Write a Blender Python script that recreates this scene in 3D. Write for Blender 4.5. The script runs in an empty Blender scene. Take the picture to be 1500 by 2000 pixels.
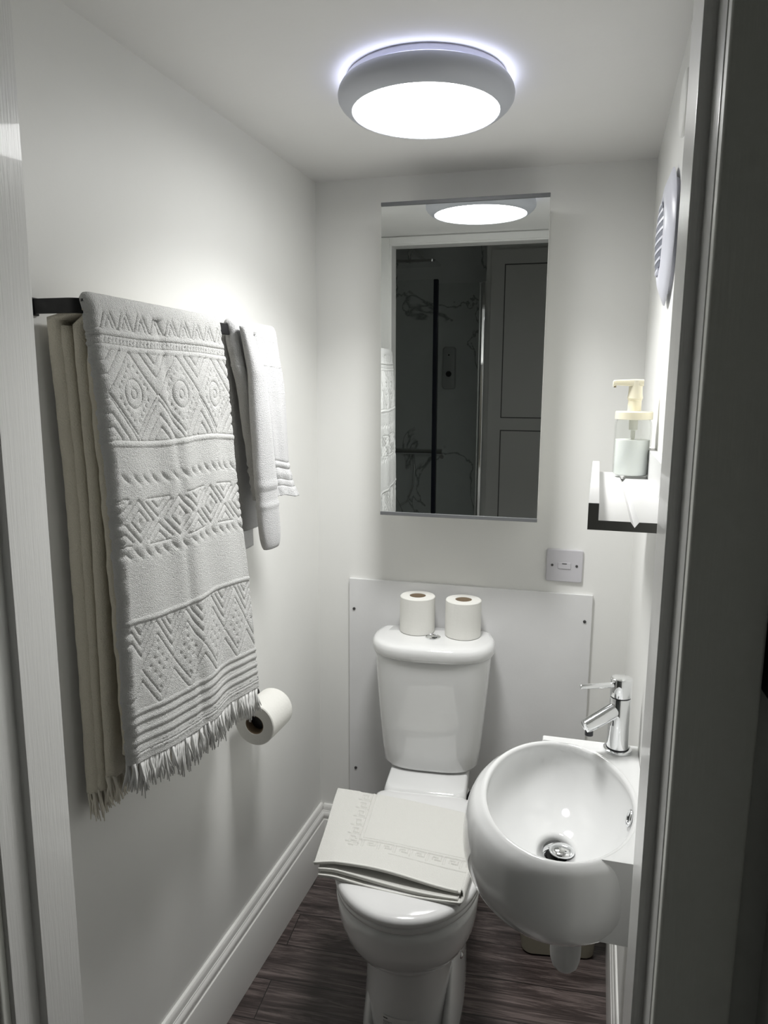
import bpy, bmesh, math, random
import numpy as np
from mathutils import Vector, Matrix, noise
C = bpy.context.scene
COL = C.collection
PI = math.pi

# ---------------------------------------------------------------- camera, world, exposure
H = 1.46
cam = bpy.data.cameras.new('camera'); co = bpy.data.objects.new('camera', cam); COL.objects.link(co)
R_ = Vector((0.96857308, 0.24864736, 0.00637873)); U_ = Vector((-0.04697042, 0.15766288, 0.98637528))
F_ = Vector((-0.24425392, 0.95567615, -0.16438709))
M = Matrix((R_, U_, -F_)).transposed().to_4x4(); M.translation = (0, 0, H)
co.matrix_world = M
cam.sensor_fit = 'VERTICAL'; cam.sensor_height = 24.0; cam.sensor_width = 18.0
cam.lens = 1402.368 / 2000 * 24.0
cam.clip_start = 0.02
C.camera = co
w = bpy.data.worlds.new('world'); C.world = w; w.use_nodes = True
w.node_tree.nodes['Background'].inputs[0].default_value = (0.5, 0.52, 0.55, 1)
w.node_tree.nodes['Background'].inputs[1].default_value = 0.0
C.view_settings.view_transform = 'Standard'; C.view_settings.look = 'None'
C.view_settings.exposure = 0.98; C.view_settings.gamma = 1.0; C.view_settings.use_curve_mapping = False
LAMP = 7.2        # strength of the opal diffuser
HALO = 1.9
BEAM = 2.6         # watts of the downward part of the ceiling light
SPREAD = 124        # strength of the ring that leaks light on to the ceiling

# ---------------------------------------------------------------- materials
def mat(name, col, rough=0.5, metal=0.0, spec=0.5, coat=0.0, bump=None, var=None, trans=0.0, ior=1.45, sheen=0.0, sss=0.0):
    m = bpy.data.materials.new(name); m.use_nodes = True
    nt = m.node_tree; b = nt.nodes['Principled BSDF']
    b.inputs['Base Color'].default_value = (*col, 1)
    b.inputs['Roughness'].default_value = rough
    b.inputs['Metallic'].default_value = metal
    b.inputs['Specular IOR Level'].default_value = spec
    b.inputs['IOR'].default_value = ior
    b.inputs['Coat Weight'].default_value = coat
    b.inputs['Coat Roughness'].default_value = 0.04
    b.inputs['Transmission Weight'].default_value = trans
    b.inputs['Sheen Weight'].default_value = sheen
    if sss:
        b.inputs['Subsurface Weight'].default_value = sss
        b.inputs['Subsurface Radius'].default_value = (0.02, 0.02, 0.015)
        b.inputs['Subsurface Scale'].default_value = 0.5
    tc = nt.nodes.new('ShaderNodeTexCoord')
    if bump:
        scale, strength, dist, det, stretch = bump
        mp = nt.nodes.new('ShaderNodeMapping'); mp.inputs['Scale'].default_value = stretch
        n = nt.nodes.new('ShaderNodeTexNoise'); n.inputs['Scale'].default_value = scale; n.inputs['Detail'].default_value = det
        bp = nt.nodes.new('ShaderNodeBump'); bp.inputs['Strength'].default_value = strength; bp.inputs['Distance'].default_value = dist
        nt.links.new(tc.outputs['Object'], mp.inputs[0]); nt.links.new(mp.outputs[0], n.inputs['Vector'])
        nt.links.new(n.outputs['Fac'], bp.inputs['Height']); nt.links.new(bp.outputs[0], b.inputs['Normal'])
    if var:
        scale, amt = var
        n = nt.nodes.new('ShaderNodeTexNoise'); n.inputs['Scale'].default_value = scale; n.inputs['Detail'].default_value = 4
        r = nt.nodes.new('ShaderNodeValToRGB')
        r.color_ramp.elements[0].position = 0.3; r.color_ramp.elements[1].position = 0.7
        r.color_ramp.elements[0].color = (*[c * (1 - amt) for c in col], 1); r.color_ramp.elements[1].color = (*[min(1, c * (1 + amt * .4)) for c in col], 1)
        nt.links.new(tc.outputs['Object'], n.inputs['Vector']); nt.links.new(n.outputs['Fac'], r.inputs[0]); nt.links.new(r.outputs[0], b.inputs['Base Color'])
    return m
def emis(name, col, s):
    m = bpy.data.materials.new(name); m.use_nodes = True; nt = m.node_tree
    b = nt.nodes['Principled BSDF']; b.inputs['Base Color'].default_value = (.8, .8, .8, 1)
    b.inputs['Emission Color'].default_value = (*col, 1); b.inputs['Emission Strength'].default_value = s
    return m
ONE = (1, 1, 1)
wall_m = mat('painted_wall', (.90, .90, .875), .45, bump=(60, .12, .002, 4, ONE), var=(2.5, .03))
ceil_m = mat('painted_ceiling', (.885, .88, .865), .6, bump=(90, .1, .002, 4, ONE), var=(3, .03))
dark_wall_m = mat('outer_wall_paint', (.70, .71, .68), .5, bump=(60, .15, .002, 4, ONE))
trim_m = mat('gloss_wood_paint', (.87, .87, .85), .30, coat=.35, bump=(55, .35, .0015, 5, (6, 6, .25)))
arch_m = mat('grey_architrave_paint', (.84, .85, .80), .38, bump=(55, .3, .001, 5, (6, 6, .25)))
skirt_m = mat('skirting_gloss_paint', (.89, .885, .86), .25, coat=.3, bump=(40, .15, .001, 3, ONE))
panel_m = mat('painted_board', (.82, .82, .82), .42, bump=(160, .15, .001, 3, ONE), var=(6, .04))
ceramic_m = mat('white_ceramic', (.82, .825, .82), .06, spec=.55, coat=.5)
seat_m = mat('white_seat_plastic', (.82, .82, .815), .12, coat=.3)
chrome_m = mat('chrome', (.86, .87, .88), .06, metal=1)
darkchrome_m = mat('dark_chrome_seam', (.05, .05, .055), .3, metal=.5)
mirror_m = mat('silvered_mirror', (.86, .88, .87), .004, metal=1)
cab_m = mat('cabinet_white', (.80, .80, .77), .3)
rail_grey_m = mat('grey_aluminium_edge', (.14, .145, .15), .4)
fringe_m = mat('fringe_cotton', (.88, .88, .865), .9, spec=.1)
fringe_bounce_m = mat('fringe_cotton_bounce_tint', (.86, .82, .72), .9, spec=.1)  # back fringe, tinted with the same painted bounce warmth
black_m = mat('matt_black_metal', (.012, .012, .013), .38)
hole_m = mat('dark_void', (.006, .006, .006), .9)
terry_m = mat('white_terry', (.84, .84, .82), .95, spec=.1, bump=(620, 1., .0042, 4, ONE), sheen=.3)
terry_bounce_m = mat('terry_bounce_tint', (.86, .81, .68), .95, spec=.1, bump=(420, .9, .0025, 4, ONE), sheen=.2)  # white terry; warm shade bounced between the folds is painted into the colour
small_terry_m = mat('bright_white_terry', (.78, .78, .785), .95, spec=.1, bump=(620, 1., .0042, 4, ONE), sheen=.3)
mat_terry_m = mat('mat_terry', (.73, .725, .69), .95, spec=.1, bump=(500, .7, .0016, 4, ONE), sheen=.2)
hem_m = mat('hem_binding', (.85, .845, .80), .85, bump=(900, .4, .0006, 2, ONE))
paper_m = mat('tissue_paper', (.80, .795, .755), .95, spec=.05, bump=(140, .35, .0012, 3, ONE))
paper_end_m = mat('tissue_paper_end', (.80, .785, .74), 1., spec=.05, bump=(500, .4, .0008, 2, ONE))
card_m = mat('cardboard_core', (.20, .15, .10), .9)
plate_m = mat('lilac_white_plastic', (.62, .61, .64), .3)
screw_m = mat('dark_screw', (.12, .12, .12), .4, metal=.7)
lamp_grey_m = mat('lamp_bezel_plastic', (.56, .58, .63), .4)
lamp_base_m = mat('lamp_base_plastic', (.72, .72, .80), .4)
fan_m = mat('fan_plastic', (.74, .75, .83), .3)
fan_dark_m = mat('fan_inside', (.12, .13, .16), .5)
shelf_m = mat('shelf_white', (.74, .74, .735), .35)
shelf_end_shade_m = mat('shelf_raw_end_shade', (.13, .13, .12), .6)  # sawn end facing away from the lamp, its shade painted into the colour
cream_m = mat('cream_pump_plastic', (.88, .83, .66), .35, sss=.2)
soap_m = mat('white_liquid_soap', (.85, .88, .86), .25, sss=.1)
bin_m = mat('beige_bin_plastic', (.30, .28, .22), .45)
trap_m = mat('trap_cover_plastic', (.80, .80, .80), .3)
lampd_m = emis('opal_diffuser', (1.0, 1.0, .99), LAMP)
halo_m = emis('back_glow_ring', (.74, .77, 1.0), HALO)
sticker_m = mat('paper_sticker', (.86, .86, .84), .6)
ink_m = mat('sticker_ink', (.10, .10, .10), .7)
door_m = mat('grey_painted_door', (.60, .605, .58), .45)

def glass(name, tint, edge):
    """thin walled glass: see-through, darker tint at grazing edges, mirror-like sheen"""
    m = bpy.data.materials.new(name); m.use_nodes = True; nt = m.node_tree; N = nt.nodes; L = nt.links
    N.remove(N['Principled BSDF']); out = [n for n in N if n.type == 'OUTPUT_MATERIAL'][0]
    lw = N.new('ShaderNodeLayerWeight'); lw.inputs[0].default_value = .35
    pw = N.new('ShaderNodeMath'); pw.operation = 'POWER'; pw.inputs[1].default_value = 7
    mx = N.new('ShaderNodeMixRGB'); mx.inputs[1].default_value = (*tint, 1); mx.inputs[2].default_value = (*edge, 1)
    tr = N.new('ShaderNodeBsdfTransparent'); gl = N.new('ShaderNodeBsdfGlossy'); gl.inputs['Roughness'].default_value = .02
    fr = N.new('ShaderNodeMath'); fr.operation = 'MULTIPLY_ADD'; fr.inputs[1].default_value = .5; fr.inputs[2].default_value = .03; ms = N.new('ShaderNodeMixShader')
    L.new(lw.outputs['Facing'], pw.inputs[0]); L.new(pw.outputs[0], mx.inputs[0]); L.new(mx.outputs[0], tr.inputs[0])
    L.new(pw.outputs[0], fr.inputs[0]); L.new(fr.outputs[0], ms.inputs[0]); L.new(tr.outputs[0], ms.inputs[1]); L.new(gl.outputs[0], ms.inputs[2]); L.new(ms.outputs[0], out.inputs[0])
    return m
glass_m = glass('clear_glass', (.985, .99, .985), (.42, .44, .43))
shower_glass_m = glass('shower_glass', (.975, .985, .98), (.8, .85, .84))

def floor_material():
    m = bpy.data.materials.new('grey_wood_plank_vinyl'); m.use_nodes = True; nt = m.node_tree; N = nt.nodes; L = nt.links
    b = N['Principled BSDF']; b.inputs['Roughness'].default_value = .34
    tc = N.new('ShaderNodeTexCoord')
    br = N.new('ShaderNodeTexBrick'); br.inputs['Scale'].default_value = 1.0
    br.inputs['Brick Width'].default_value = .9; br.inputs['Row Height'].default_value = .118
    br.inputs['Mortar Size'].default_value = .0012; br.offset = .37
    br.inputs['Color1'].default_value = (.2, .2, .2, 1); br.inputs['Color2'].default_value = (.8, .8, .8, 1); br.inputs['Mortar'].default_value = (0, 0, 0, 1)
    mp0 = N.new('ShaderNodeMapping'); mp0.inputs['Rotation'].default_value = (0, 0, math.radians(-3)); mp0.inputs['Location'].default_value = (.25, .03, 0)
    L.new(tc.outputs['Object'], mp0.inputs[0]); L.new(mp0.outputs[0], br.inputs['Vector'])
    add = N.new('ShaderNodeVectorMath'); add.operation = 'MULTIPLY_ADD'
    add.inputs[1].default_value = (3.1, 1.7, 0.)
    L.new(br.outputs['Color'], add.inputs[0]); L.new(mp0.outputs[0], add.inputs[2])
    mp = N.new('ShaderNodeMapping'); mp.inputs['Scale'].default_value = (1.6, 17, 1)
    L.new(add.outputs[0], mp.inputs[0])
    n1 = N.new('ShaderNodeTexNoise'); n1.inputs['Scale'].default_value = 2.2; n1.inputs['Detail'].default_value = 10; n1.inputs['Roughness'].default_value = .72; n1.inputs['Distortion'].default_value = 1.3
    L.new(mp.outputs[0], n1.inputs['Vector'])
    mp2 = N.new('ShaderNodeMapping'); mp2.inputs['Scale'].default_value = (6, 120, 1); L.new(add.outputs[0], mp2.inputs[0])
    n2 = N.new('ShaderNodeTexNoise'); n2.inputs['Scale'].default_value = 2.; n2.inputs['Detail'].default_value = 5; L.new(mp2.outputs[0], n2.inputs['Vector'])
    mx = N.new('ShaderNodeMath'); mx.operation = 'MULTIPLY_ADD'; mx.inputs[1].default_value = .32
    L.new(n2.outputs['Fac'], mx.inputs[0]); L.new(n1.outputs['Fac'], mx.inputs[2])
    ramp = N.new('ShaderNodeValToRGB'); e = ramp.color_ramp.elements
    e[0].position = .46; e[0].color = (.020, .015, .014, 1); e[1].position = .86; e[1].color = (.235, .20, .19, 1)
    e2 = ramp.color_ramp.elements.new(.64); e2.color = (.070, .056, .053, 1)
    L.new(mx.outputs[0], ramp.inputs[0])
    tint = N.new('ShaderNodeMixRGB'); tint.blend_type = 'MULTIPLY'; tint.inputs[0].default_value = .55
    r2 = N.new('ShaderNodeValToRGB'); r2.color_ramp.elements[0].color = (.62, .58, .58, 1); r2.color_ramp.elements[1].color = (1.25, 1.12, 1.1, 1)
    L.new(br.outputs['Color'], r2.inputs[0]); L.new(ramp.outputs[0], tint.inputs[1]); L.new(r2.outputs[0], tint.inputs[2])
    seam = N.new('ShaderNodeMixRGB'); seam.inputs[2].default_value = (.012, .01, .01, 1)
    L.new(br.outputs['Fac'], seam.inputs[0]); L.new(tint.outputs[0], seam.inputs[1]); L.new(seam.outputs[0], b.inputs['Base Color'])
    bp = N.new('ShaderNodeBump'); bp.inputs['Strength'].default_value = .25; bp.inputs['Distance'].default_value = .001
    L.new(mx.outputs[0], bp.inputs['Height']); L.new(bp.outputs[0], b.inputs['Normal'])
    return m
floor_m = floor_material()
def marble_material():
    m = bpy.data.materials.new('veined_marble_panel'); m.use_nodes = True; nt = m.node_tree; N = nt.nodes; L = nt.links
    b = N['Principled BSDF']; b.inputs['Roughness'].default_value = .15
    tc = N.new('ShaderNodeTexCoord'); mp = N.new('ShaderNodeMapping'); mp.inputs['Scale'].default_value = (1., 1., .6); mp.inputs['Rotation'].default_value = (0, .7, 0)
    n = N.new('ShaderNodeTexNoise'); n.inputs['Scale'].default_value = 1.8; n.inputs['Detail'].default_value = 7; n.inputs['Distortion'].default_value = .9
    L.new(tc.outputs['Object'], mp.inputs[0]); L.new(mp.outputs[0], n.inputs['Vector'])
    r = N.new('ShaderNodeValToRGB'); e = r.color_ramp.elements
    e[0].position = .490; e[0].color = (.86, .89, .88, 1); e[1].position = .508; e[1].color = (.86, .89, .88, 1)
    k = e.new(.5); k.color = (.36, .38, .38, 1)
    L.new(n.outputs['Fac'], r.inputs[0]); L.new(r.outputs[0], b.inputs['Base Color'])
    return m
marble_m = marble_material()

# ---------------------------------------------------------------- helpers
def link(name, me, m, parent=None, smooth=False, bevel=0, seg=3, autosm=None):
    o = bpy.data.objects.new(name, me); COL.objects.link(o)
    if m: me.materials.append(m)
    if parent: o.parent = parent
    if smooth or autosm is not None or bevel:
        for p in me.polygons: p.use_smooth = True
    if bevel:
        b = o.modifiers.new('bevel', 'BEVEL'); b.width = bevel; b.segments = seg; b.limit_method = 'ANGLE'; b.angle_limit = math.radians(35)
        b.harden_normals = True
    if autosm is not None and not bevel:
        me.set_sharp_from_angle(angle=math.radians(autosm))
    return o
def obj(name, bm, m, parent=None, smooth=False, bevel=0, seg=3, autosm=None, recalc=True):
    if recalc: bmesh.ops.recalc_face_normals(bm, faces=bm.faces)
    me = bpy.data.meshes.new(name); bm.to_mesh(me); bm.free()
    return link(name, me, m, parent, smooth, bevel, seg, autosm)
def add_box(bm, x0, x1, y0, y1, z0, z1, mtx=None):
    v = [bm.verts.new((x, y, z)) for z in (z0, z1) for y in (y0, y1) for x in (x0, x1)]
    for f in ((0, 1, 3, 2), (4, 6, 7, 5), (0, 4, 5, 1), (1, 5, 7, 3), (3, 7, 6, 2), (2, 6, 4, 0)): bm.faces.new([v[i] for i in f])
    if mtx is not None: bmesh.ops.transform(bm, matrix=mtx, verts=v)
    return v
def box(*a, mtx=None):
    bm = bmesh.new(); add_box(bm, *a, mtx=mtx); return bm
def add_prism(bm, pts, z0, z1):        # pts in plan, extruded in z
    a = [bm.verts.new((x, y, z0)) for x, y in pts]; b = [bm.verts.new((x, y, z1)) for x, y in pts]
    n = len(pts); bm.faces.new(a[::-1]); bm.faces.new(b)
    for i in range(n): bm.faces.new((a[i], a[(i + 1) % n], b[(i + 1) % n], b[i]))
    return a + b
def add_sweep(bm, prof, p0, p1, up=Vector((0, 0, 1)), out=None):   # 2D profile (out, up) swept from p0 to p1
    p0, p1 = Vector(p0), Vector(p1)
    r0 = [bm.verts.new(p0 + out * a + up * b) for a, b in prof]; r1 = [bm.verts.new(p1 + out * a + up * b) for a, b in prof]
    n = len(prof); bm.faces.new(r0); bm.faces.new(r1[::-1])
    for i in range(n): bm.faces.new((r0[i], r0[(i + 1) % n], r1[(i + 1) % n], r1[i]))
def add_loft(bm, rings, cap0=True, cap1=True, closed=True):
    V = [[bm.verts.new(p) for p in r] for r in rings]; n = len(V[0])
    for a, b in zip(V, V[1:]):
        for i in range(n if closed else n - 1): bm.faces.new((a[i], a[(i + 1) % n], b[(i + 1) % n], b[i]))
    if cap0: bm.faces.new(V[0][::-1])
    if cap1: bm.faces.new(V[-1])
    return V
def ring(cx, cy, z, rx, ry=None, n=48):
    ry = rx if ry is None else ry
    return [(cx + rx * math.cos(2 * PI * i / n), cy + ry * math.sin(2 * PI * i / n), z) for i in range(n)]
def add_lathe(bm, prof, c=(0, 0), n=48, sx=1, sy=1, cap0=True, cap1=True):
    return add_loft(bm, [ring(c[0], c[1], z, max(r, 1e-5) * sx, max(r, 1e-5) * sy, n) for r, z in prof], cap0, cap1)
def lathe(prof, c=(0, 0), n=48, **k):
    bm = bmesh.new(); add_lathe(bm, prof, c, n, **k); return bm
def add_tube(bm, pts, r, n=12, caps=True):
    pts = [Vector(p) for p in pts]; rr = r if isinstance(r, (list, tuple)) else [r] * len(pts)
    rings = []; ref = None
    for i, p in enumerate(pts):
        d = (pts[min(i + 1, len(pts) - 1)] - pts[max(i - 1, 0)]).normalized()
        if ref is None: ref = d.orthogonal().normalized()
        ref = (ref - d * ref.dot(d)).normalized(); s = d.cross(ref)
        rings.append([p + (ref * math.cos(2 * PI * k / n) + s * math.sin(2 * PI * k / n)) * rr[i] for k in range(n)])
    add_loft(bm, rings, caps, caps)
def tube(pts, r, n=12):
    bm = bmesh.new(); add_tube(bm, pts, r, n); return bm
def empty(name, loc, rotz=0):
    o = bpy.data.objects.new(name, None); COL.objects.link(o); o.location = loc; o.rotation_euler = (0, 0, rotz); o.empty_display_size = .05
    return o
def tag(o, label, cat, group=None):
    o['label'] = label; o['category'] = cat
    if group: o['group'] = group
    return o
def struct(name, bm, m, label=None, **k):
    o = obj(name, bm, m, **k); o['kind'] = 'structure'
    if label: o['label'] = label
    return o
def move(bm, mtx): bmesh.ops.transform(bm, matrix=mtx, verts=bm.verts)
def rrect(a, b, r, n=6):               # rounded rectangle points, half sizes a b
    P = []
    for sx, sy, s in ((1, 1, 0), (-1, 1, 1), (-1, -1, 2), (1, -1, 3)):
        for i in range(n + 1):
            t = PI / 2 * (s + i / n); P.append((sx * (a - r) + r * math.cos(t), sy * (b - r) + r * math.sin(t)))
    return P

# ---------------------------------------------------------------- the room
D = 1.95; XL = -.6962; XR = .177; TL = math.tan(math.radians(3.17)); TR = math.tan(math.radians(2.11)); ZC = 2.02
YF = .825; YO = .71                     # room face and outer face of the door wall
def wl(y): return XL - TL * (D - y)
def wr(y): return XR - TR * (D - y)
def PW(off, y, z): return Vector((wl(y) + off, y, z))
OX = XL - .0; JL = -.687; JR = .0985; HD = 1.985
OUT_X0 = -1.75; OUT_X1 = .212; OUT_Y0 = -1.5; OUT_ZC = 2.42

struct('floor', box(-1.9, .4, -1.65, 2.1, -.05, 0), floor_m, 'dark grey wood-look plank floor')
struct('ceiling', box(-.95, .4, YO + .01, 2.1, ZC, ZC + .06), ceil_m, 'low white painted ceiling of the toilet room')
struct('ceiling', box(-1.9, .4, -1.65, YO, OUT_ZC, OUT_ZC + .06), dark_wall_m, 'ceiling of the shower room behind the doorway')
struct('wall_back', box(-.95, .4, D, D + .1, 0, ZC), wall_m, 'white wall behind the toilet')
bm = bmesh.new(); add_prism(bm, [(wl(YO + .01), YO + .01), (wl(D), D), (wl(D) - .1, D), (wl(YO + .01) - .1, YO + .01)], 0, ZC)
struct('wall_left', bm, wall_m, 'white left wall with the towel rail')
bm = bmesh.new(); add_prism(bm, [(wr(YO + .01), YO + .01), (wr(D), D), (wr(D) + .1, D), (wr(YO + .01) + .12, YO + .01)], 0, ZC)
struct('wall_right', bm, wall_m, 'white right wall with shelf, basin and extractor fan')
# door wall: both faces, opening JL-.012 .. JR+.012
g = .0125
bm = bmesh.new()
add_box(bm, wl(YF) - .1, JL - g - .012, YO + .006, YF, 0, ZC); add_box(bm, JR + g + .012, wr(YF) + .1, YO + .006, YF, 0, ZC); add_box(bm, JL - g - .012, JR + g + .012, YO + .006, YF, HD + g + .012, ZC)
struct('wall_front', bm, wall_m, 'door wall, room side')
bm = bmesh.new()
add_box(bm, OUT_X0, JL - g - .012, YO, YO + .0055, 0, OUT_ZC); add_box(bm, JR + g + .012, OUT_X1, YO, YO + .0055, 0, OUT_ZC); add_box(bm, JL - g - .012, JR + g + .012, YO, YO + .0055, HD + g + .012, OUT_ZC)
struct('wall_outer', bm, dark_wall_m, 'door wall, shower room side')
struct('wall_outer_right', box(OUT_X1, OUT_X1 + .08, -.7, YO + .1, 0, OUT_ZC), dark_wall_m)
struct('wall_outer_left', box(OUT_X0 - .1, OUT_X0, OUT_Y0 - .1, YO + .1, 0, OUT_ZC), dark_wall_m)
struct('wall_rear', box(-.50, .4, -.76, -.70, 0, OUT_ZC), dark_wall_m)
struct('wall_shower_side', box(-.50, -.44, OUT_Y0 - .1, -.76, 0, OUT_ZC), marble_m)
struct('wall_shower_back', box(OUT_X0, -.50, OUT_Y0 - .1, OUT_Y0, 0, OUT_ZC), marble_m)

# door lining with its rebate, and architraves
def lining(x, s):      # x = stop face, s = +1 on the left side (solid lies to -x), -1 on the right
    st = .752; bm = bmesh.new()
    add_prism(bm, [(x, YF + .001), (x, st), (x - s * g, st), (x - s * g, YO - .002), (x - s * (g + .012), YO - .002), (x - s * (g + .012), YF + .001)], 0, HD + g)
    return bm
struct('trim_1', lining(JL, 1), trim_m, 'left door lining with stop and rebate', bevel=.0012, seg=2)
struct('trim_2', lining(JR, -1), trim_m, 'right door lining with stop and rebate', bevel=.0012, seg=2)
bm = bmesh.new(); add_box(bm, JL, JR, .752, YF + .001, HD, HD + g); add_box(bm, JL - g, JR + g, YO - .002, YF + .001, HD + g, HD + g + .012)
struct('trim_3', bm, trim_m, 'door head lining', bevel=.0012, seg=2)
for i, (x0, x1, z0, z1) in enumerate(((JL - g - .085, JL - g - .006, 0, HD + g + .085), (JR + g + .001, JR + g + .0725, 0, HD + g + .085), (JL - g - .006, JR + g + .001, HD + g + .006, HD + g + .085))):
    bm = bmesh.new(); add_box(bm, x0, x1, YO - .018, YO, z0, z1)
    struct('trim_%d' % (4 + i), bm, arch_m, ('left', 'right', 'head')[i] + ' architrave on the outer side of the doorway', bevel=.004, seg=3)
bm = bmesh.new(); add_box(bm, wl(YF) + .004, JL - .008, YF, YF + .007, 0, ZC - .004)
struct('trim_7', bm, trim_m, 'flat casing on the room side of the left lining', bevel=.002)
bm = bmesh.new(); add_box(bm, JL - .008, JR + .008, YF, YF + .007, HD + .006, ZC - .004)
struct('trim_8', bm, trim_m, 'flat casing on the room side above the doorway', bevel=.002)

# skirting boards
SK = [(0, 0), (.020, 0), (.020, .150), (.0190, .1525), (.0150, .1535), (.0150, .1565), (.0172, .160), (.0180, .165), (.0172, .170), (.0145, .1745), (.0125, .1765), (.0125, .1785), (.0110, .1795), (.0100, .188), (.0085, .1935), (.0060, .1965), (0, .197)]
bm = bmesh.new(); ol = Vector((math.cos(math.atan(TL)), -math.sin(math.atan(TL)), 0))
add_sweep(bm, SK, PW(0, YF + .007, 0), PW(0, D, 0), out=ol)
struct('baseboard_left', bm, skirt_m, 'tall white moulded skirting along the left wall', autosm=30)
bm = bmesh.new(); add_sweep(bm, SK, (wl(D) + .012, D, 0), (wr(D) - .01, D, 0), out=Vector((0, -1, 0)))
struct('baseboard_back', bm, skirt_m, 'white skirting along the back wall', autosm=30)
SKR = [(a * .62, b) for a, b in SK]
bm = bmesh.new(); add_sweep(bm, SKR, (wr(YF), YF, 0), (wr(D) , D, 0), out=Vector((-math.cos(math.atan(TR)), math.sin(math.atan(TR)), 0)))
struct('baseboard_right', bm, skirt_m, 'white moulded skirting under the basin on the right wall', autosm=30)

# ---------------------------------------------------------------- ceiling light
LX, LY = -.281, 1.388
t = tag(empty('ceiling_light', (LX, LY, ZC)), 'round lit ceiling light with grey bezel and white opal diffuser', 'light')
o = obj('light_base', lathe([(.142, 0), (.142, -.0025), (.1455, -.0035), (.1455, -.012), (.140, -.016), (.130, -.0225)], n=64), lamp_base_m, t, autosm=40)
o = obj('glow_ring', lathe([(.128, -.0225), (.151, -.0225), (.151, -.030), (.128, -.030)], n=64), halo_m, t)
prof = [(.1555, -.017), (.1585, -.022), (.1605, -.030), (.1595, -.037), (.155, -.044), (.147, -.051), (.1365, -.0565), (.1345, -.0565), (.1335, -.052), (.148, -.040), (.154, -.030), (.153, -.0175), (.1555, -.017)]
obj('bezel', lathe(prof, n=96, cap0=False, cap1=False), lamp_grey_m, t, smooth=True)
prof = [(.1345, -.053)] + [(.1345 * math.cos(a), -.054 - .008 * math.sin(a)) for a in [PI / 2 * k / 10 for k in range(1, 10)]] + [(.001, -.062)]
obj('diffuser', lathe(prof, n=96, cap0=True, cap1=True), lampd_m, t, smooth=True)

la = bpy.data.lights.new('diffuser_beam', 'AREA'); la.shape = 'DISK'; la.size = .25; la.energy = BEAM; la.spread = math.radians(SPREAD); la.color = (1.0, .998, .985)
lo = bpy.data.objects.new('diffuser_beam', la); COL.objects.link(lo); lo.parent = t; lo.location = (0, 0, -.0632)

# ---------------------------------------------------------------- mirror cabinet
MY = 1.808
t = tag(empty('mirror_cabinet', (-.270, MY, 1.530)), 'slim frameless mirror cabinet on the back wall above the toilet', 'mirror cabinet')
t.rotation_euler = (math.radians(.7), 0, 0)
mw = .203; mh = .386
obj('cabinet_body', box(-mw + .004, mw - .0035, .006, .142, -mh + .004, mh - .004), cab_m, t, bevel=.0015)
obj('mirror_door', box(-mw, mw, .001, .0055, -mh, mh), cab_m, t)
obj('mirror_glass', box(-mw + .0006, mw - .0006, 0, .001, -mh + .006, mh - .006), mirror_m, t)
obj('edge_rail', box(-mw, mw, -.003, .006, mh - .006, mh + .003), rail_grey_m, t, bevel=.0008)
obj('edge_rail', box(-mw, mw, -.003, .006, -mh - .003, -mh + .006), rail_grey_m, t, bevel=.0008)

# ---------------------------------------------------------------- boxed panel behind the toilet, with screws
t = tag(empty('backing_panel', (-.258, D, .72)), 'white painted board screwed to the wall behind the toilet', 'panel')
obj('board', box(-.341, .341, -.010, 0, -.52, .2065), panel_m, t, bevel=.0012)
for x, z in ((-.326, .116), (.323, .133), (-.321, -.384)):
    bm = lathe([(.0042, 0), (.0042, .002), (.0022, .0024), (.0022, .0012), (.0008, .0012)], n=16); move(bm, Matrix.Translation((x, -.010, z)) @ Matrix.Rotation(PI / 2, 4, 'X'))
    obj('screw', bm, screw_m, t, autosm=40)

# ---------------------------------------------------------------- fused spur plate
t = tag(empty('fused_spur', (.005, D, 1.003)), 'square pale lilac wall plate with fuse holder beside the mirror corner', 'wall plate')
bm = bmesh.new(); add_loft(bm, [[(x, -y_, z) for x, z in rrect(a, a * .93, .004)] for a, y_ in ((.0475, 0), (.0475, .006), (.0455, .0085))])
obj('face_plate', bm, plate_m, t, autosm=30)
obj('fuse_holder', box(-.0165, .0165, -.0105, -.0085, -.008, .009), plate_m, t, bevel=.001)
obj('fuse_slot', box(-.006, .006, -.0112, -.0105, .0050, .0072), screw_m, t)
for x in (-.032, .032):
    bm = lathe([(.0034, 0), (.0034, .0012), (.0008, .0014)], n=16); move(bm, Matrix.Translation((x, -.0085, .001)) @ Matrix.Rotation(PI / 2, 4, 'X'))
    obj('plate_screw', bm, screw_m, t, autosm=40)

# ---------------------------------------------------------------- toilet
TX, TY, TA = -.338, 1.938, math.radians(4)
t = tag(empty('toilet', (TX, TY, 0), TA), 'white close-coupled ceramic toilet with closed lid against the back wall', 'toilet')
def egg(f0, f1, fm, wb, wm, z, n=56, p=2.0, ins=0.0):
    """plan outline: back edge at f0 with half width wb, widest wm at fm, round front at f1 (all forward distances)"""
    P = []
    f0 += ins; f1 -= ins; wb -= ins; wm -= ins
    for i in range(n // 2 + 1):          # front half ellipse from right to left
        a = PI * i / (n // 2); P.append((wm * math.cos(a), -(fm + (f1 - fm) * abs(math.sin(a)) ** (2 / p)), z))
    m = n // 4
    rc = .028                           # rounding of the back corners
    back = []
    for i in range(1, m):
        s = i / m; f = fm + (f0 + rc - fm) * s; back.append((-(wm + (wb - wm) * (s * s * (3 - 2 * s)) ), -f, z))
    for i in range(0, 5):
        a = PI / 2 * i / 4; back.append((-(wb - rc + rc * math.cos(a)), -(f0 + rc - rc * math.sin(a)), z))
    P += back + [(-x, y, zz) for x, y, zz in back[::-1]]
    return P
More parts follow.
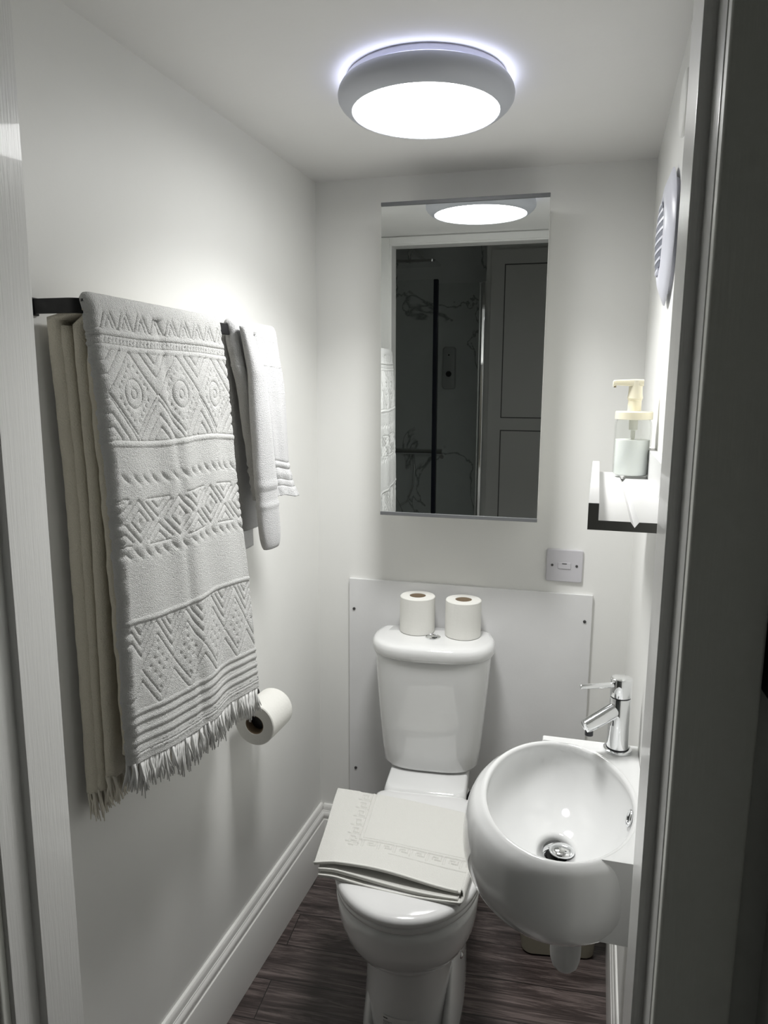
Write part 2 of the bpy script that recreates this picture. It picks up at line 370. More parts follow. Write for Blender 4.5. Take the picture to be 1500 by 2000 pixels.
# pan
bm = bmesh.new(); rings = []
for z, f0, f1, fm, wb, wm, p in ((0, .20, .60, .42, .105, .112, 2.4), (.06, .20, .60, .42, .102, .108, 2.4), (.12, .18, .60, .42, .100, .105, 2.4), (.205, .14, .602, .43, .100, .107, 2.4),
        (.228, .13, .61, .44, .101, .113, 2.3), (.240, .125, .632, .46, .102, .126, 2.15), (.262, .12, .655, .48, .104, .139, 2.1), (.295, .115, .678, .50, .106, .149, 2.05), (.335, .11, .694, .515, .108, .155, 2.0), (.372, .10, .702, .52, .11, .158, 2.0), (.388, .10, .703, .52, .11, .158, 2.0), (.396, .105, .696, .52, .106, .152, 2.0)):
    rings.append(egg(f0, f1, fm, wb, wm, z, p=p))
add_loft(bm, rings)
obj('pan', bm, ceramic_m, t, smooth=True)
# side wings of the foot, where the trap bulges out
for s in (-1, 1):
    bm = bmesh.new(); rr = []
    for z, a, b, cf in ((0, .030, .19, .40), (.03, .030, .188, .395), (.08, .026, .178, .375), (.14, .021, .162, .345), (.20, .016, .145, .31), (.26, .012, .13, .27), (.30, .006, .10, .24)):
        rr.append([(s * (.098 if s > 0 else .079) + a * math.cos(2 * PI * i / 32) * (1 if s else 1), -(cf + b * math.sin(2 * PI * i / 32)), z) for i in range(32)])
    add_loft(bm, rr); obj('foot_wing', bm, ceramic_m, t, smooth=True)
bm = lathe([(.009, 0), (.009, .003), (.005, .006), (.001, .0065)], n=20); move(bm, Matrix.Translation((.121, -.52, .215)) @ Matrix.Rotation(PI / 2, 4, 'Y') @ Matrix.Rotation(0, 4, 'X'))
obj('bolt_cap', bm, chrome_m, t, autosm=40)
# ledge under the cistern
bm = bmesh.new(); add_loft(bm, [[(x, -.135 + y, z) for x, y in rrect(a, b, .03)] for z, a, b in ((.34, .100, .125), (.405, .108, .125), (.425, .108, .120), (.438, .104, .112), (.440, .10, .105))])
obj('cistern_ledge', bm, ceramic_m, t, smooth=True)
# seat ring and lid
bm = bmesh.new(); add_loft(bm, [egg(.255, .705, .52, .112, .160, z, ins=i) for z, i in ((.396, .004), (.399, .0005), (.408, 0), (.413, .002))])
obj('seat', bm, seat_m, t, smooth=True)
bm = bmesh.new()
rr = [egg(.240, .709, .52, .124, .1625, z, ins=i) for z, i in ((.4135, .003), (.416, .0005), (.424, 0), (.430, .002), (.4335, .007), (.4355, .016), (.4375, .035), (.4385, .06), (.439, .09))]
add_loft(bm, rr); obj('seat_lid', bm, seat_m, t, smooth=True)
for x in (-.062, .062):
    bm = bmesh.new(); add_tube(bm, [(x - .022, -.236, .418), (x + .022, -.236, .418)], .009, 16); obj('hinge', bm, seat_m, t, autosm=40)
# dark rubber buffer peeping out beside the ledge
bm = bmesh.new(); add_tube(bm, [(.112, -.165, .375), (.118, -.18, .405), (.115, -.20, .39)], .009, 10); obj('fixing_bolt_cap', bm, black_m, t, smooth=True)
# cistern
def cist(z, w_, d_, back=.012, bow=.26, n=28, e=3.4):
    """D-shaped plan: flat back, bowed front"""
    P = []
    for i in range(n + 1):
        a = PI * i / n
        cx = math.copysign(abs(math.cos(a)) ** (2 / e), math.cos(a)); sy = abs(math.sin(a)) ** (2 / e)
        P.append((w_ * cx, -(back + .055 + (d_ - .055) * (sy * (1 - bow) + bow * math.sin(a))), z))
    P += [(-w_ * .94, -back - .010, z), (-w_ * .90, -back, z), (w_ * .90, -back, z), (w_ * .94, -back - .010, z)]
    return P
bm = bmesh.new()
add_loft(bm, [cist(z, w_, d_) for z, w_, d_ in ((.442, .115, .135), (.446, .126, .146), (.455, .133, .150), (.50, .1375, .155), (.58, .145, .160), (.68, .153, .165), (.745, .157, .168), (.766, .157, .168))])
obj('cistern', bm, ceramic_m, t, smooth=True)
bm = bmesh.new()
add_loft(bm, [cist(z, w_, d_, bow=.35, e=3.0) for z, w_, d_ in ((.764, .160, .172), (.767, .165, .176), (.774, .1672, .1785), (.786, .1675, .179), (.796, .1655, .177), (.8015, .160, .171), (.804, .150, .160), (.805, .13, .14))])
obj('cistern_lid', bm, ceramic_m, t, smooth=True)
b_ = obj('flush_button', lathe([(.021, .8045), (.021, .808), (.0190, .8095), (.0172, .8070), (.0165, .8070), (.001, .8085)], c=(0, -.099), n=32), chrome_m, t, autosm=50)
obj('button_half', box(-.0008, .0008, -.1135, -.0845, .8084, .8092), screw_m, b_)
obj('button_half', lathe([(.0085, .8086), (.0085, .8102), (.0075, .8106), (.001, .8104)], c=(.004, -.099), n=20), chrome_m, b_, autosm=50)
# sticker on the foot
def pan_front(x, z):    # forward distance of the foot's front at local x
    return .60 - .18 + .18 * (max(0, 1 - abs(x / .110) ** 2.4)) ** (1 / 2.4)
bm = bmesh.new(); n = 12; x0, x1 = -.045, .036
rows = [[bm.verts.new((x0 + (x1 - x0) * i / n, -(pan_front(x0 + (x1 - x0) * i / n, z) + .0012), z)) for i in range(n + 1)] for z in (.045, .103)]
for i in range(n): bm.faces.new((rows[0][i], rows[0][i + 1], rows[1][i + 1], rows[1][i]))
stk = obj('sticker', bm, sticker_m, t, recalc=False)
def ink(xa, xb, za, zb):
    bm = bmesh.new(); v = [bm.verts.new((x, -(pan_front(x, z) + .0018), z)) for x, z in ((xa, za), (xb, za), (xb, zb), (xa, zb))]; bm.faces.new(v); return bm
bm = bmesh.new()
random.seed(4)
for xa, xb, z, h in ((-.041, -.030, .096, .0030), (-.041, -.020, .0895, .0012), (-.041, -.024, .0865, .0012), (-.041, -.031, .0825, .0012), (-.041, -.018, .0785, .0012), (-.041, -.028, .0755, .0012), (-.034, -.030, .069, .003), (-.020, -.014, .066, .003), (-.010, -.004, .066, .003), (.020, .026, .067, .003)):
    x = xa
    while x < xb - .0008:
        l = min(random.choice((.0018, .0028, .0036)), xb - x)
        v = [bm.verts.new((q, -(pan_front(q, z) + .0018), zz)) for q, zz in ((x, z), (x + l * .85, z), (x + l * .85, z + h), (x, z + h))]; bm.faces.new(v); x += l
obj('sticker_print', bm, ink_m, stk)

# ---------------------------------------------------------------- toilet rolls
def make_roll(name, L=.101, R=.0485):
    r = empty(name, (0, 0, 0))
    bm = bmesh.new(); add_lathe(bm, [(.0225, 0), (R - .002, 0), (R, .002), (R + .0004, L * .5), (R, L - .002), (R - .002, L), (.0225, L), (.0225, 0)], n=64, cap0=False, cap1=False)
    random.seed(3)
    for v in bm.verts:
        k = 1 + .012 * noise.noise(Vector((v.co.x * 30, v.co.y * 30, v.co.z * 16)))
        if math.hypot(v.co.x, v.co.y) > .03: v.co.x *= k; v.co.y *= k
    obj('paper', bm, paper_m, r, autosm=35)
    obj('core', lathe([(.0222, .001), (.0224, .001), (.0224, L - .001), (.0205, L - .001), (.0205, .001), (.0222, .001)], n=40, cap0=False, cap1=False), card_m, r, smooth=True)
    return r
def copy_tree(o, parent=None):
    c = o.copy(); COL.objects.link(c); c.parent = parent
    for ch in [k for k in bpy.data.objects if k.parent == o]: copy_tree(ch, c)
    return c
r1 = make_roll('toilet_roll'); r1.location = (-.384, 1.886, .8055); r1.rotation_euler = (0, 0, .4)
tag(r1, 'white toilet roll standing on the cistern lid, the left one of the pair', 'toilet roll', 'toilet rolls')
r2 = copy_tree(r1); r2.location = (-.256, 1.882, .8055); r2.rotation_euler = (0, 0, 2.2)
tag(r2, 'white toilet roll standing on the cistern lid, the right one of the pair', 'toilet roll', 'toilet rolls')
r3 = copy_tree(r1); al = math.atan(TL)
r3.rotation_euler = (-PI / 2, 0, -al); r3.location = PW(.066, 1.408, .713)
tag(r3, 'white toilet roll hanging sideways from the left wall below the towels', 'toilet roll', 'toilet rolls')
t = tag(empty('toilet_roll_holder', PW(0, 1.45, .713), 0), 'black toilet roll holder on the left wall, its bar inside the roll', 'toilet roll holder')
wx = lambda off, y: wl(y) + off - wl(1.45)
obj('arm', tube([(wx(.001, 1.53), 1.53 - 1.45, .012), (wx(.05, 1.53), 1.53 - 1.45, .012), (wx(.060, 1.53), 1.53 - 1.45, .010), (wx(.066, 1.525), 1.525 - 1.45, .008), (wx(.066, 1.515), .065, .0085), (wx(.066, 1.50), .05, .0085)], .0085, 12), black_m, t, smooth=True)
obj('spindle', tube([(wx(.066, 1.502), .052, 0), (wx(.066, 1.430), -.020, 0)], .0185, 24), black_m, t, autosm=40)
bm = lathe([(.020, 0), (.020, .008), (.018, .010), (.001, .010)], n=32); move(bm, Matrix.Translation((wx(0, 1.53), .08, .012)) @ Matrix.Rotation(PI / 2, 4, 'Y'))
obj('wall_rose', bm, black_m, t, autosm=40)

# ---------------------------------------------------------------- towel rail
ZR0, ZR1 = 1.568, 1.589; OB = .080
t = tag(empty('towel_rail', PW(0, 1.2, 1.578)), 'flat black towel rail on the left wall carrying both towels', 'towel rail')
bm = bmesh.new(); path = [(0.0, .906)]
r = .022; path += [(OB - r, .906)] + [(OB - r + r * math.sin(a), .906 + r - r * math.cos(a)) for a in [PI / 2 * k / 8 for k in range(1, 9)]]
path += [(OB, 1.52)] ; path = path[:-1] + [(OB, 1.50)] + [(OB - r + r * math.cos(a), 1.50 + r * math.sin(a)) for a in [PI / 2 * k / 8 for k in range(1, 9)]] + [(0, 1.50 + r)]
th = .006; rings = []
for i, (o_, y) in enumerate(path):
    a = Vector(path[max(i - 1, 0)]); b = Vector(path[min(i + 1, len(path) - 1)]); d = (b - a).normalized(); nrm = Vector((d.y, -d.x))
    q = []
    for s, z in ((1, ZR0), (1, ZR1), (-1, ZR1), (-1, ZR0)):
        pp = Vector((o_, y)) + nrm * s * th / 2; q.append(PW(pp.x, pp.y, z) - PW(0, 1.2, 1.578))
    rings.append(q)
add_loft(bm, rings); obj('bar', bm, black_m, t, bevel=.001, seg=2)
for y in (.906, 1.522):
    bm = box(-.001, .004, -.006, .008, -.0125, .0125); move(bm, Matrix.Translation(PW(0, y, 1.578) - PW(0, 1.2, 1.578)))
    obj('wall_plate', bm, black_m, t, bevel=.001)

# ---------------------------------------------------------------- towels
def grid_mesh(P):      # P array (m, n, 3)
    m, n = P.shape[:2]; me = bpy.data.meshes.new('cloth')
    idx = np.arange(m * n).reshape(m, n)
    f = np.stack([idx[:-1, :-1], idx[:-1, 1:], idx[1:, 1:], idx[1:, :-1]], -1).reshape(-1, 4)
    me.from_pydata(P.reshape(-1, 3).tolist(), [], f.tolist()); me.update()
    return me
def gauss(x, w): return np.exp(-(x / w) ** 2)
def seg_groove(S, Dn, s0, d0, s1, d1, w):      # gaussian groove around a segment, in metres
    px, py = S - s0, Dn - d0; vx, vy = s1 - s0, d1 - d0; L2 = vx * vx + vy * vy
    k = np.clip((px * vx + py * vy) / L2, 0, 1)
    return gauss(np.hypot(px - k * vx, py - k * vy), w)
def poly_groove(S, Dn, pts, w):
    g_ = np.zeros_like(S)
    for a, b in zip(pts, pts[1:]): g_ = np.maximum(g_, seg_groove(S, Dn, *a, *b, w))
    return g_
def hashn(a): return np.abs(np.sin(a * 12.9898) * 43758.5453) % 1

def bath_pattern(S, Dn, W=.355):
    """embossed relief of the bath towel. S across (0 near edge), Dn drop below the rail, metres"""
    gr = np.zeros_like(S); rd = np.zeros_like(S)
    cut = lambda pts, w=.0024, k=1.0: np.maximum(gr, k * poly_groove(S, Dn, pts, w))
    # small triangles row
    n = 9; p = W / n
    for i in range(n):
        c = p * (i + .5)
        gr = cut([(c - p * .46, .046), (c, .008), (c + p * .46, .046)], .0026)
        gr = cut([(c - p * .20, .044), (c, .026), (c + p * .20, .044)], .0020)
    rd = np.maximum(rd, gauss(Dn - .0515, .0017)); gr = np.maximum(gr, .8 * gauss(Dn - .0555, .0018))
    tick = (np.mod(S / .0085 + (Dn - .06) * 60, 1) > .45) * gauss(Dn - .0615, .0034); gr = np.maximum(gr, .8 * tick)
    gr = np.maximum(gr, .8 * gauss(Dn - .0685, .0018)); rd = np.maximum(rd, gauss(Dn - .0725, .002))
    # diamonds with rings and dots
    cs = [W * .16, W * .50, W * .82]; cd = .138; hw, hh = W * .165, .062
    for c in cs:
        gr = cut([(c, cd - hh), (c + hw, cd), (c, cd + hh), (c - hw, cd), (c, cd - hh)], .0026)
        rr = np.hypot((S - c), (Dn - cd)); gr = np.maximum(gr, .9 * gauss(rr - .022, .0026)); gr = np.maximum(gr, .9 * gauss(rr - .0075, .0022))
        for k in range(1, 6):
            for sx in (-1, 1):
                for sy in (-1, 1):
                    dx = sx * hw * .72 * (1 - k / 6.); dy = sy * hh * .78 * (k / 6.)
                    gr = np.maximum(gr, .9 * np.exp(-((S - c - dx) ** 2 / .0030 ** 2 + (Dn - cd - dy) ** 2 / .0040 ** 2)))
    for c in [0, W * .33, W * .66, W * .985]:
        for a, h_ in ((.150, .060), (.095, .038), (.045, .018)):
            gr = cut([(c - W * a, .206), (c, .206 - h_), (c + W * a, .206)], .0026)
        for a, h_ in ((.095, .036), (.04, .016)):
            gr = cut([(c - W * a, .076), (c, .076 + h_), (c + W * a, .076)], .0024)
    gr = np.maximum(gr, .9 * gauss(Dn - .2095, .0018)); rd = np.maximum(rd, 1.3 * gauss(Dn - .2140, .0024))
    # slanted dashes
    for row, off in ((.268, 0), (.385, .4)):
        ph = np.mod(S / (W / 14) + off - (Dn - row) * 34, 1)
        gr = np.maximum(gr, 1.1 * np.exp(-((ph - .5) / .22) ** 2) * gauss(Dn - row, .0078))
    # rhombs between rows of dashes
    for i in range(-1, 4):
        c = W * (.10 + .30 * i); q = .335
        gr = cut([(c, q - .034), (c + W * .105, q), (c, q + .034), (c - W * .105, q), (c, q - .034)], .0030)
        gr = cut([(c, q - .018), (c + W * .055, q), (c, q + .018), (c - W * .055, q), (c, q - .018)], .0026)
        gr = np.maximum(gr, .9 * np.exp(-((S - c) ** 2 / .0045 ** 2 + (Dn - q) ** 2 / .006 ** 2)))
        m_ = c + W * .15
        for sg in (-1, 1):
            gr = cut([(m_ - W * .085, q + sg * .036), (m_ + W * .085, q + sg * .036)], .0022, .8)
            gr = cut([(m_ - W * .095, q + sg * .030), (m_, q + sg * .004), (m_ + W * .095, q + sg * .030)], .0028)
            gr = cut([(m_ - W * .045, q + sg * .031), (m_, q + sg * .019), (m_ + W * .045, q + sg * .031)], .0024)
    rd = np.maximum(rd, 1.2 * gauss(Dn - .490, .0024)); gr = np.maximum(gr, .7 * gauss(Dn - .495, .0018))
    # chevrons pointing down and dotted diamonds
    for i in range(5):
        c = W * (.06 + .235 * i)
        for a, h_ in ((.115, .052), (.075, .034), (.035, .016)):
            gr = cut([(c - W * a, .500), (c, .500 + h_), (c + W * a, .500)], .0026)
        c2 = c + W * .118
        gr = cut([(c2 - W * .118, .572), (c2, .520), (c2 + W * .118, .572), (c2, .624), (c2 - W * .118, .572)], .0022, .7)
        for dx, dy in ((0, 0), (-.03, -.012), (.03, -.012), (-.03, .012), (.03, .012), (0, -.024), (0, .024), (-.058, 0), (.058, 0), (0, .040), (0, -.038)):
            gr = np.maximum(gr, .9 * np.exp(-((S - c2 - W * dx) ** 2 / .0030 ** 2 + (Dn - .572 - dy) ** 2 / .0034 ** 2)))
        gr = cut([(c - W * .10, .636), (c, .592), (c + W * .10, .636)], .0024, .8)
    for q in (.640, .655, .672, .688): rd = np.maximum(rd, gauss(Dn - q, .0022)); gr = np.maximum(gr, .7 * gauss(Dn - q - .006, .0026))
    for q in (.7045, .7095): rd = np.maximum(rd, .8 * gauss(Dn - q, .0012))
    return -.0030 * gr + .0016 * rd

def drape(of_back, of_front, ztop, bot_b, bot_f, y0, y1, curl_r, curl_in, pattern=None, ns=120, nt=200, seed=0, fold=.004, sag=.03, nback=70, top_of=(.070, .090), fuzz=.0007):
    """cloth over the rail. of_*: distance from wall of the hanging halves, y0(z)/y1(z): near and far edges.
    The near edge rolls in towards the rail with radius curl_r."""
    tb, tf = top_of; rf = (tf - tb) / 2; oc = (tf + tb) / 2; sm = lambda q: (lambda c: c * c * (3 - 2 * c))(max(0, min(1, q)))
    fb = lambda z: tb + (of_back - tb) * sm((ztop - .016 - z) / .016); ff = lambda z: tf + (of_front - tf) * sm((ztop - .02 - z) / .12)
    T = []      # (off, z, nx, nz, drop, side)
    for i in range(nback): z = bot_b + (ztop - .02 - bot_b) * i / nback; T.append((fb(z), z, -1, 0, 0, -1))
    for i in range(13): a = PI - PI * i / 12; T.append((oc + rf * math.cos(a), ztop - .02 + .02 * math.sin(a), math.cos(a), math.sin(a), 0, 0))
    for i in range(1, nt + 1): d = (ztop - .02 - bot_f) * i / nt; T.append((ff(ztop - .02 - d), ztop - .02 - d, 1, 0, .02 + d, 1))
    ncurl = 14
    S = np.linspace(0, 1, ns)
    P = np.zeros((len(T), ns + ncurl, 3))
    Sm = np.zeros((len(T), ns)); Dm = np.zeros((len(T), ns))
    for j, (o_, z, nx, nz, d, sd) in enumerate(T): Sm[j] = S * (y1(z) - y0(z)) ; Dm[j] = d if sd == 1 else (0.004 if sd == 0 and nx > 0 else -1)
    disp = pattern(Sm, Dm) if pattern else np.zeros_like(Sm)
    rng = np.random.RandomState(seed); ph = rng.rand(6) * 6.28
    for j, (o_, z, nx, nz, d, sd) in enumerate(T):
        drop = max(0, ztop - z); ya, yb = y0(z), y1(z)
        grow = min(1, drop / .25)
        tl = max(0, drop - .03) / .7
        wv = fold * grow * (np.sin(S * 9 + ph[0] + drop * 1.5) + .6 * np.sin(S * 19 + ph[1] - drop * 3)) + (rng.rand(ns) - .5) * fuzz + .5 * fold * np.sin(S * 5 + drop * 11 + ph[2]) * grow
        crease = -.004 * gauss(S - .42 - .03 * drop, .035) * (1 if sd == 1 else 0)
        if sd == -1: wv = wv * .4
        h = disp[j] + crease + wv
        flare = .020 * (drop / .75) * (1 if sd == 1 else 0)
        for i in range(ns):
            y = ya + (yb - ya) * S[i]
            P[j, ncurl + i] = PW(o_ + nx * h[i] + flare, y, z + nz * h[i] - sag * S[i] * tl + .004 * math.sin(S[i] * 7 + ph[3]) * grow)
        for k in range(ncurl):          # rolled near edge
            q = (ncurl - k) / ncurl
            if q < .6: a = PI * q / .6; dn = curl_r * (1 - math.cos(a)); dy = -curl_r * math.sin(a)
            else: dn = 2 * curl_r; dy = curl_in * (q - .6) / .4
            wob = (.0005 if sd < 0 else .0011) * (math.sin(z * 60 + ph[4]) + .8 * math.sin(z * 143 + ph[5]))
            P[j, k] = PW(o_ + nx * (h[0] - dn) + flare, ya + dy + wob, z + nz * (h[0] - dn))
    return P
def fringe(edge, rng, length=.05, per=4):
    bm = bmesh.new()
    for p, out in edge:
        lean = rng.uniform(-.009, .009); leanx = rng.uniform(-.003, .006); cl = length * rng.uniform(.8, 1.1); tw = rng.uniform(-.004, .004)
        for k in range(per):
            L_ = cl * rng.uniform(.7, 1.12); sy = rng.uniform(-.0045, .0045); sx = rng.uniform(-.0025, .0025)
            q0 = p + Vector((sx * .5, sy, .003))
            pts = [q0, q0 + Vector((leanx * .4, lean * .2 - sy * .5, -L_ * .3)), q0 + Vector((leanx * .7 + sx, lean * .6 - sy * .2 + tw, -L_ * .6)), q0 + Vector((leanx + sx * 2, lean + sy * .6 + rng.uniform(-.003, .003), -L_))]
            add_tube(bm, pts, [.0023, .0022, .0019, .0008], 5)
    return bm

bt = tag(empty('bath_towel', PW(.08, 1.1, 1.58)), 'large white bath towel with embossed diamonds and fringe folded over the black rail', 'towel')
off0 = Vector(bt.location)
def put(name, P, m, parent, thick=0, smooth=True, sub=0):
    P = P - np.array(off0 if parent is bt else parent.location)
    o = link(name, grid_mesh(P), m, parent, smooth)
    if thick:
        s = o.modifiers.new('thickness', 'SOLIDIFY'); s.thickness = thick; s.offset = -1
    return o
zt = 1.595
yn = lambda z: .921 + .016 * min(1, (zt - z) / .30); yf = lambda z: 1.262 + .075 * ((zt - z) / .75)
PA = drape(.0145, .0970, zt, .812, .872, yn, yf, .008, .05, bath_pattern, ns=190, nt=480, seed=2, nback=60)
oa = put('outer_layer', PA, terry_m, bt, .004); oa.data.materials.append(terry_bounce_m)
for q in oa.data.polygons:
    if q.index < 60 * (PA.shape[1] - 1): q.material_index = 1  # back half takes the painted bounce tint
yn2 = lambda z: .928 + .014 * min(1, (zt - z) / .30); yf2 = lambda z: yf(z) - .004 + .022 * ((zt - z) / .75) ** 2
PB = drape(.0500, .0770, zt - .004, .840, .885, yn2, yf2, .0065, .04, None, top_of=(.0745, .0860), ns=60, nt=60, seed=5, fold=.0015, nback=40)
put('inner_layer', PB, terry_bounce_m, bt, .003)
PC = drape(.0300, .0345, zt - .010, .815, zt - .08, lambda z: yn(z) + .004, yf2, .006, .03, None, ns=50, nt=10, seed=8, fold=.0012, nback=60)
put('back_fold', PC[:60], terry_bounce_m, bt, .003)
rng = random.Random(7)
def edge_pts(P, row, step, i0=0): return [(Vector(P[row, i]) - off0, None) for i in range(i0, P.shape[1], step)]
obj('fringe', fringe(edge_pts(PA, -1, 4), rng, .058, 9), fringe_m, bt, smooth=True)
obj('back_fringe', fringe(edge_pts(PA, 0, 4) + edge_pts(PC, 0, 5) + edge_pts(PB, 0, 3), rng, .050, 6), fringe_bounce_m, bt, smooth=True)

# hand towel
def small_pattern(S, Dn):
    gr = .5 * gauss(Dn - .085, .002)
    for q in (.285, .300, .325, .340): gr = np.maximum(gr, gauss(Dn - q, .003))
    rd = gauss(Dn - .3125, .005) + gauss(Dn - .292, .003)
    return -.0022 * gr + .0016 * rd
st = tag(empty('hand_towel', PW(.08, 1.4, 1.58)), 'small plain white hand towel with a banded end on the far end of the rail', 'towel')
zs = 1.597
PD = drape(.045, .1000, zs, 1.165, 1.235, lambda z: 1.322 + .080 * (zs - z) / .45, lambda z: 1.497 + .040 * (zs - z) / .4, .010, .05, small_pattern, ns=90, nt=230, seed=11, fold=.003, sag=.02, nback=60)
off_s = Vector(st.location)
nb = 60
# far lower corner flicks outward
for j in range(PD.shape[0] - 60, PD.shape[0]):
    k = (j - (PD.shape[0] - 60)) / 60
    PD[j, :, 1] += .022 * k * k * np.linspace(-.2, 1, PD.shape[1]); PD[j, :, 0] += .012 * k * k * np.linspace(0, 1, PD.shape[1])
put('draped_layer', PD, small_terry_m, st, .004)
PE = drape(.028, .05, zs - .03, 1.125, zs - .08, lambda z: 1.345 + .03 * (zs - z), lambda z: 1.50, .006, .03, None, ns=50, nt=8, seed=13, fold=.002, nback=60)
put('back_layer', PE[:60], small_terry_m, st, .004)
# the thick rolled near half, hanging lower, with its band
bm = bmesh.new(); rr = []
for i in range(90):
    z = zs - .012 - (zs - .012 - 1.132) * i / 89; d = zs - z
    k = min(1, d / .10)
    e = 1.0
    if i > 80: e = math.sqrt(max(.02, 1 - ((i - 80) / 9.3) ** 2))
    a = (.006 + .0085 * k) * (e * .5 + .5) * (1 + .03 * math.sin(d * 40)); b = (.018 + .020 * k * min(1, d / .3)) * (e * .35 + .65)
    if .322 < d < .334: a *= 1.10; b *= 1.03
    elif .336 < d < .366: a *= .90
    elif .366 < d < .375: a *= 1.10; b *= 1.03
    cy = 1.331 + .050 * d / .45 + .010 * k; of = .1045 + .014 * k + .010 * d
    q = []
    for s in range(36):
        th_ = 2 * PI * s / 36; c_, s_ = math.cos(th_), math.sin(th_)
        jit = 1 + .03 * noise.noise(Vector((c_ * 2, s_ * 2, d * 14)))
        q.append(PW(of + a * math.copysign(abs(c_) ** .8, c_) * jit, cy + b * math.copysign(abs(s_) ** .8, s_) * jit, z) - off_s)
    rr.append(q)
add_loft(bm, rr); obj('rolled_layer', bm, small_terry_m, st, smooth=True)

# ---------------------------------------------------------------- folded bath mat on the toilet lid
bmx = tag(empty('bath_mat', (-.335, 1.46, .44)), 'folded white bath mat with key pattern border lying on the toilet lid', 'bath mat')
ob = Vector(bmx.location)
def lid_z(x, y):      # height of what carries the mat at world x, y
    dx, dy = x - TX, y - TY; lx = dx * math.cos(TA) + dy * math.sin(TA); lf = -(-dx * math.sin(TA) + dy * math.cos(TA))
    fm = .52; wm = .1625; b = .19
    if lf > fm: e = math.sqrt((lx / wm) ** 2 + ((lf - fm) / b) ** 2)
    else: e = abs(lx) / (wm - .05 * max(0, min(1, (fm - lf) / .28)) ** 1.3)
    over = max(0, e - 1.0) * max(0, min(1, (lf - .36) / .22))
    return .4395 - .045 * over ** 1.3
def quad(u, v, BL, BR, FR, FL): return (1 - v) * ((1 - u) * np.array(BL) + u * np.array(BR)) + v * ((1 - u) * np.array(FL) + u * np.array(FR))
def key_groove(a, b, cell):
    """greek key run along a, across b in [0,1]"""
    q = np.mod(a / cell, 1.0)
    pts = [(.06, .0), (.06, .95), (.92, .95), (.92, .30), (.42, .30), (.42, .62), (.66, .62)]
    g_ = np.zeros_like(a)
    for (x0, y0), (x1, y1) in zip(pts, pts[1:]):
        px, py = (q - x0) * cell, (b - y0) * .030; vx, vy = (x1 - x0) * cell, (y1 - y0) * .030; L2 = vx * vx + vy * vy
        k = np.clip((px * vx + py * vy) / L2, 0, 1); g_ = np.maximum(g_, gauss(np.hypot(px - k * vx, py - k * vy), .0021))
    return g_ * ((b > -.08) & (b < 1.08))
def mat_sheet(BL, BR, FR, FL, dz, nu=60, nv=50, pat=False, seed=1, lift=0.0, lz=None):
    P = np.zeros((nv, nu, 3)); U, V = np.meshgrid(np.linspace(0, 1, nu), np.linspace(0, 1, nv))
    Wd, Dp = .36, .31
    h = np.zeros_like(U)
    if pat:
        A = U * Wd; B = V * Dp
        b1 = (A - .060) / .030; h += key_groove(B, b1, .036) * (B < .235)
        b2 = (.232 - B) / .030; h = np.maximum(h, key_groove(A - .06, 1 - b2 if False else b2, .040) * (A > .075))
        line = gauss(A - .098, .0013) * (B < .196) + gauss(B - .194, .0013) * (A > .098) + gauss(B - .243, .0012) * (A > .17)
        h = np.maximum(h, .7 * np.minimum(1, line))
    for j in range(nv):
        for i in range(nu):
            u, v = U[j, i], V[j, i]; x, y = quad(u, v, BL, BR, FR, FL)
            y += .006 * math.sin(u * 3.1 + seed)
            z = lid_z(x, y) + dz
            z += .0030 * math.sin(u * 5 + seed) * v + .0022 * math.sin(v * 7 + u * 3 + seed)
            z += lift * (v ** 4) * math.sin(min(1, max(0, (u - .05) / .95)) * PI) ** 2 * 1.0
            P[j, i] = (x, y, z - .0036 * h[j, i])
    return P
def mat_layer(name, *a, m=mat_terry_m, thick=.004, **k):
    P = mat_sheet(*a, **k) - np.array(ob); o = link(name, grid_mesh(P), m, bmx, True)
    s = o.modifiers.new('thickness', 'SOLIDIFY'); s.thickness = thick; s.offset = 1
    return P
BL, BR, FR, FL = (-.530, 1.612), (-.150, 1.590), (-.170, 1.318), (-.490, 1.322)
P0 = mat_layer('lower_layer', BL, BR, (-.168, 1.303), (-.476, 1.308), .002, seed=2.2, thick=.005)
P1 = mat_layer('middle_layer', BL, (-.148, 1.590), (-.174, 1.308), (-.478, 1.314), .009, seed=1.6, lift=.001, thick=.005)
P2 = mat_layer('top_layer', BL, BR, FR, FL, .020, nu=300, nv=260, pat=True, seed=.6, lift=.006)
for P_, r_ in ((P2, .0024), (P1, .0020), (P0, .0020)):
    n_ = P_.shape[1]; pts = [Vector(P_[-1, i]) + Vector((0, 0, .002)) for i in range(0, n_, max(1, n_ // 40))]
    obj('hem', tube(pts, r_, 8), hem_m, bmx, smooth=True)
# round fold on the right hand side joining the layers
rr = []
for j in range(0, P2.shape[0], 5):
    a = Vector(P2[j, -1]) + Vector((0, 0, .004)); b = Vector(P0[min(P0.shape[0] - 1, int(j / P2.shape[0] * P0.shape[0])), -1]) + Vector((0, 0, .0))
    c = (a + b) / 2; hh = max(.004, (a - b).length / 2)
    rr.append([c + (a - b).normalized() * hh * math.cos(q) + Vector((1, 0, 0)) * .008 * math.sin(q) for q in [PI * k / 8 for k in range(9)]])
bm = bmesh.new(); add_loft(bm, rr, False, False, closed=False); o = obj('side_fold', bm, mat_terry_m, bmx, smooth=True)
s = o.modifiers.new('thickness', 'SOLIDIFY'); s.thickness = .003

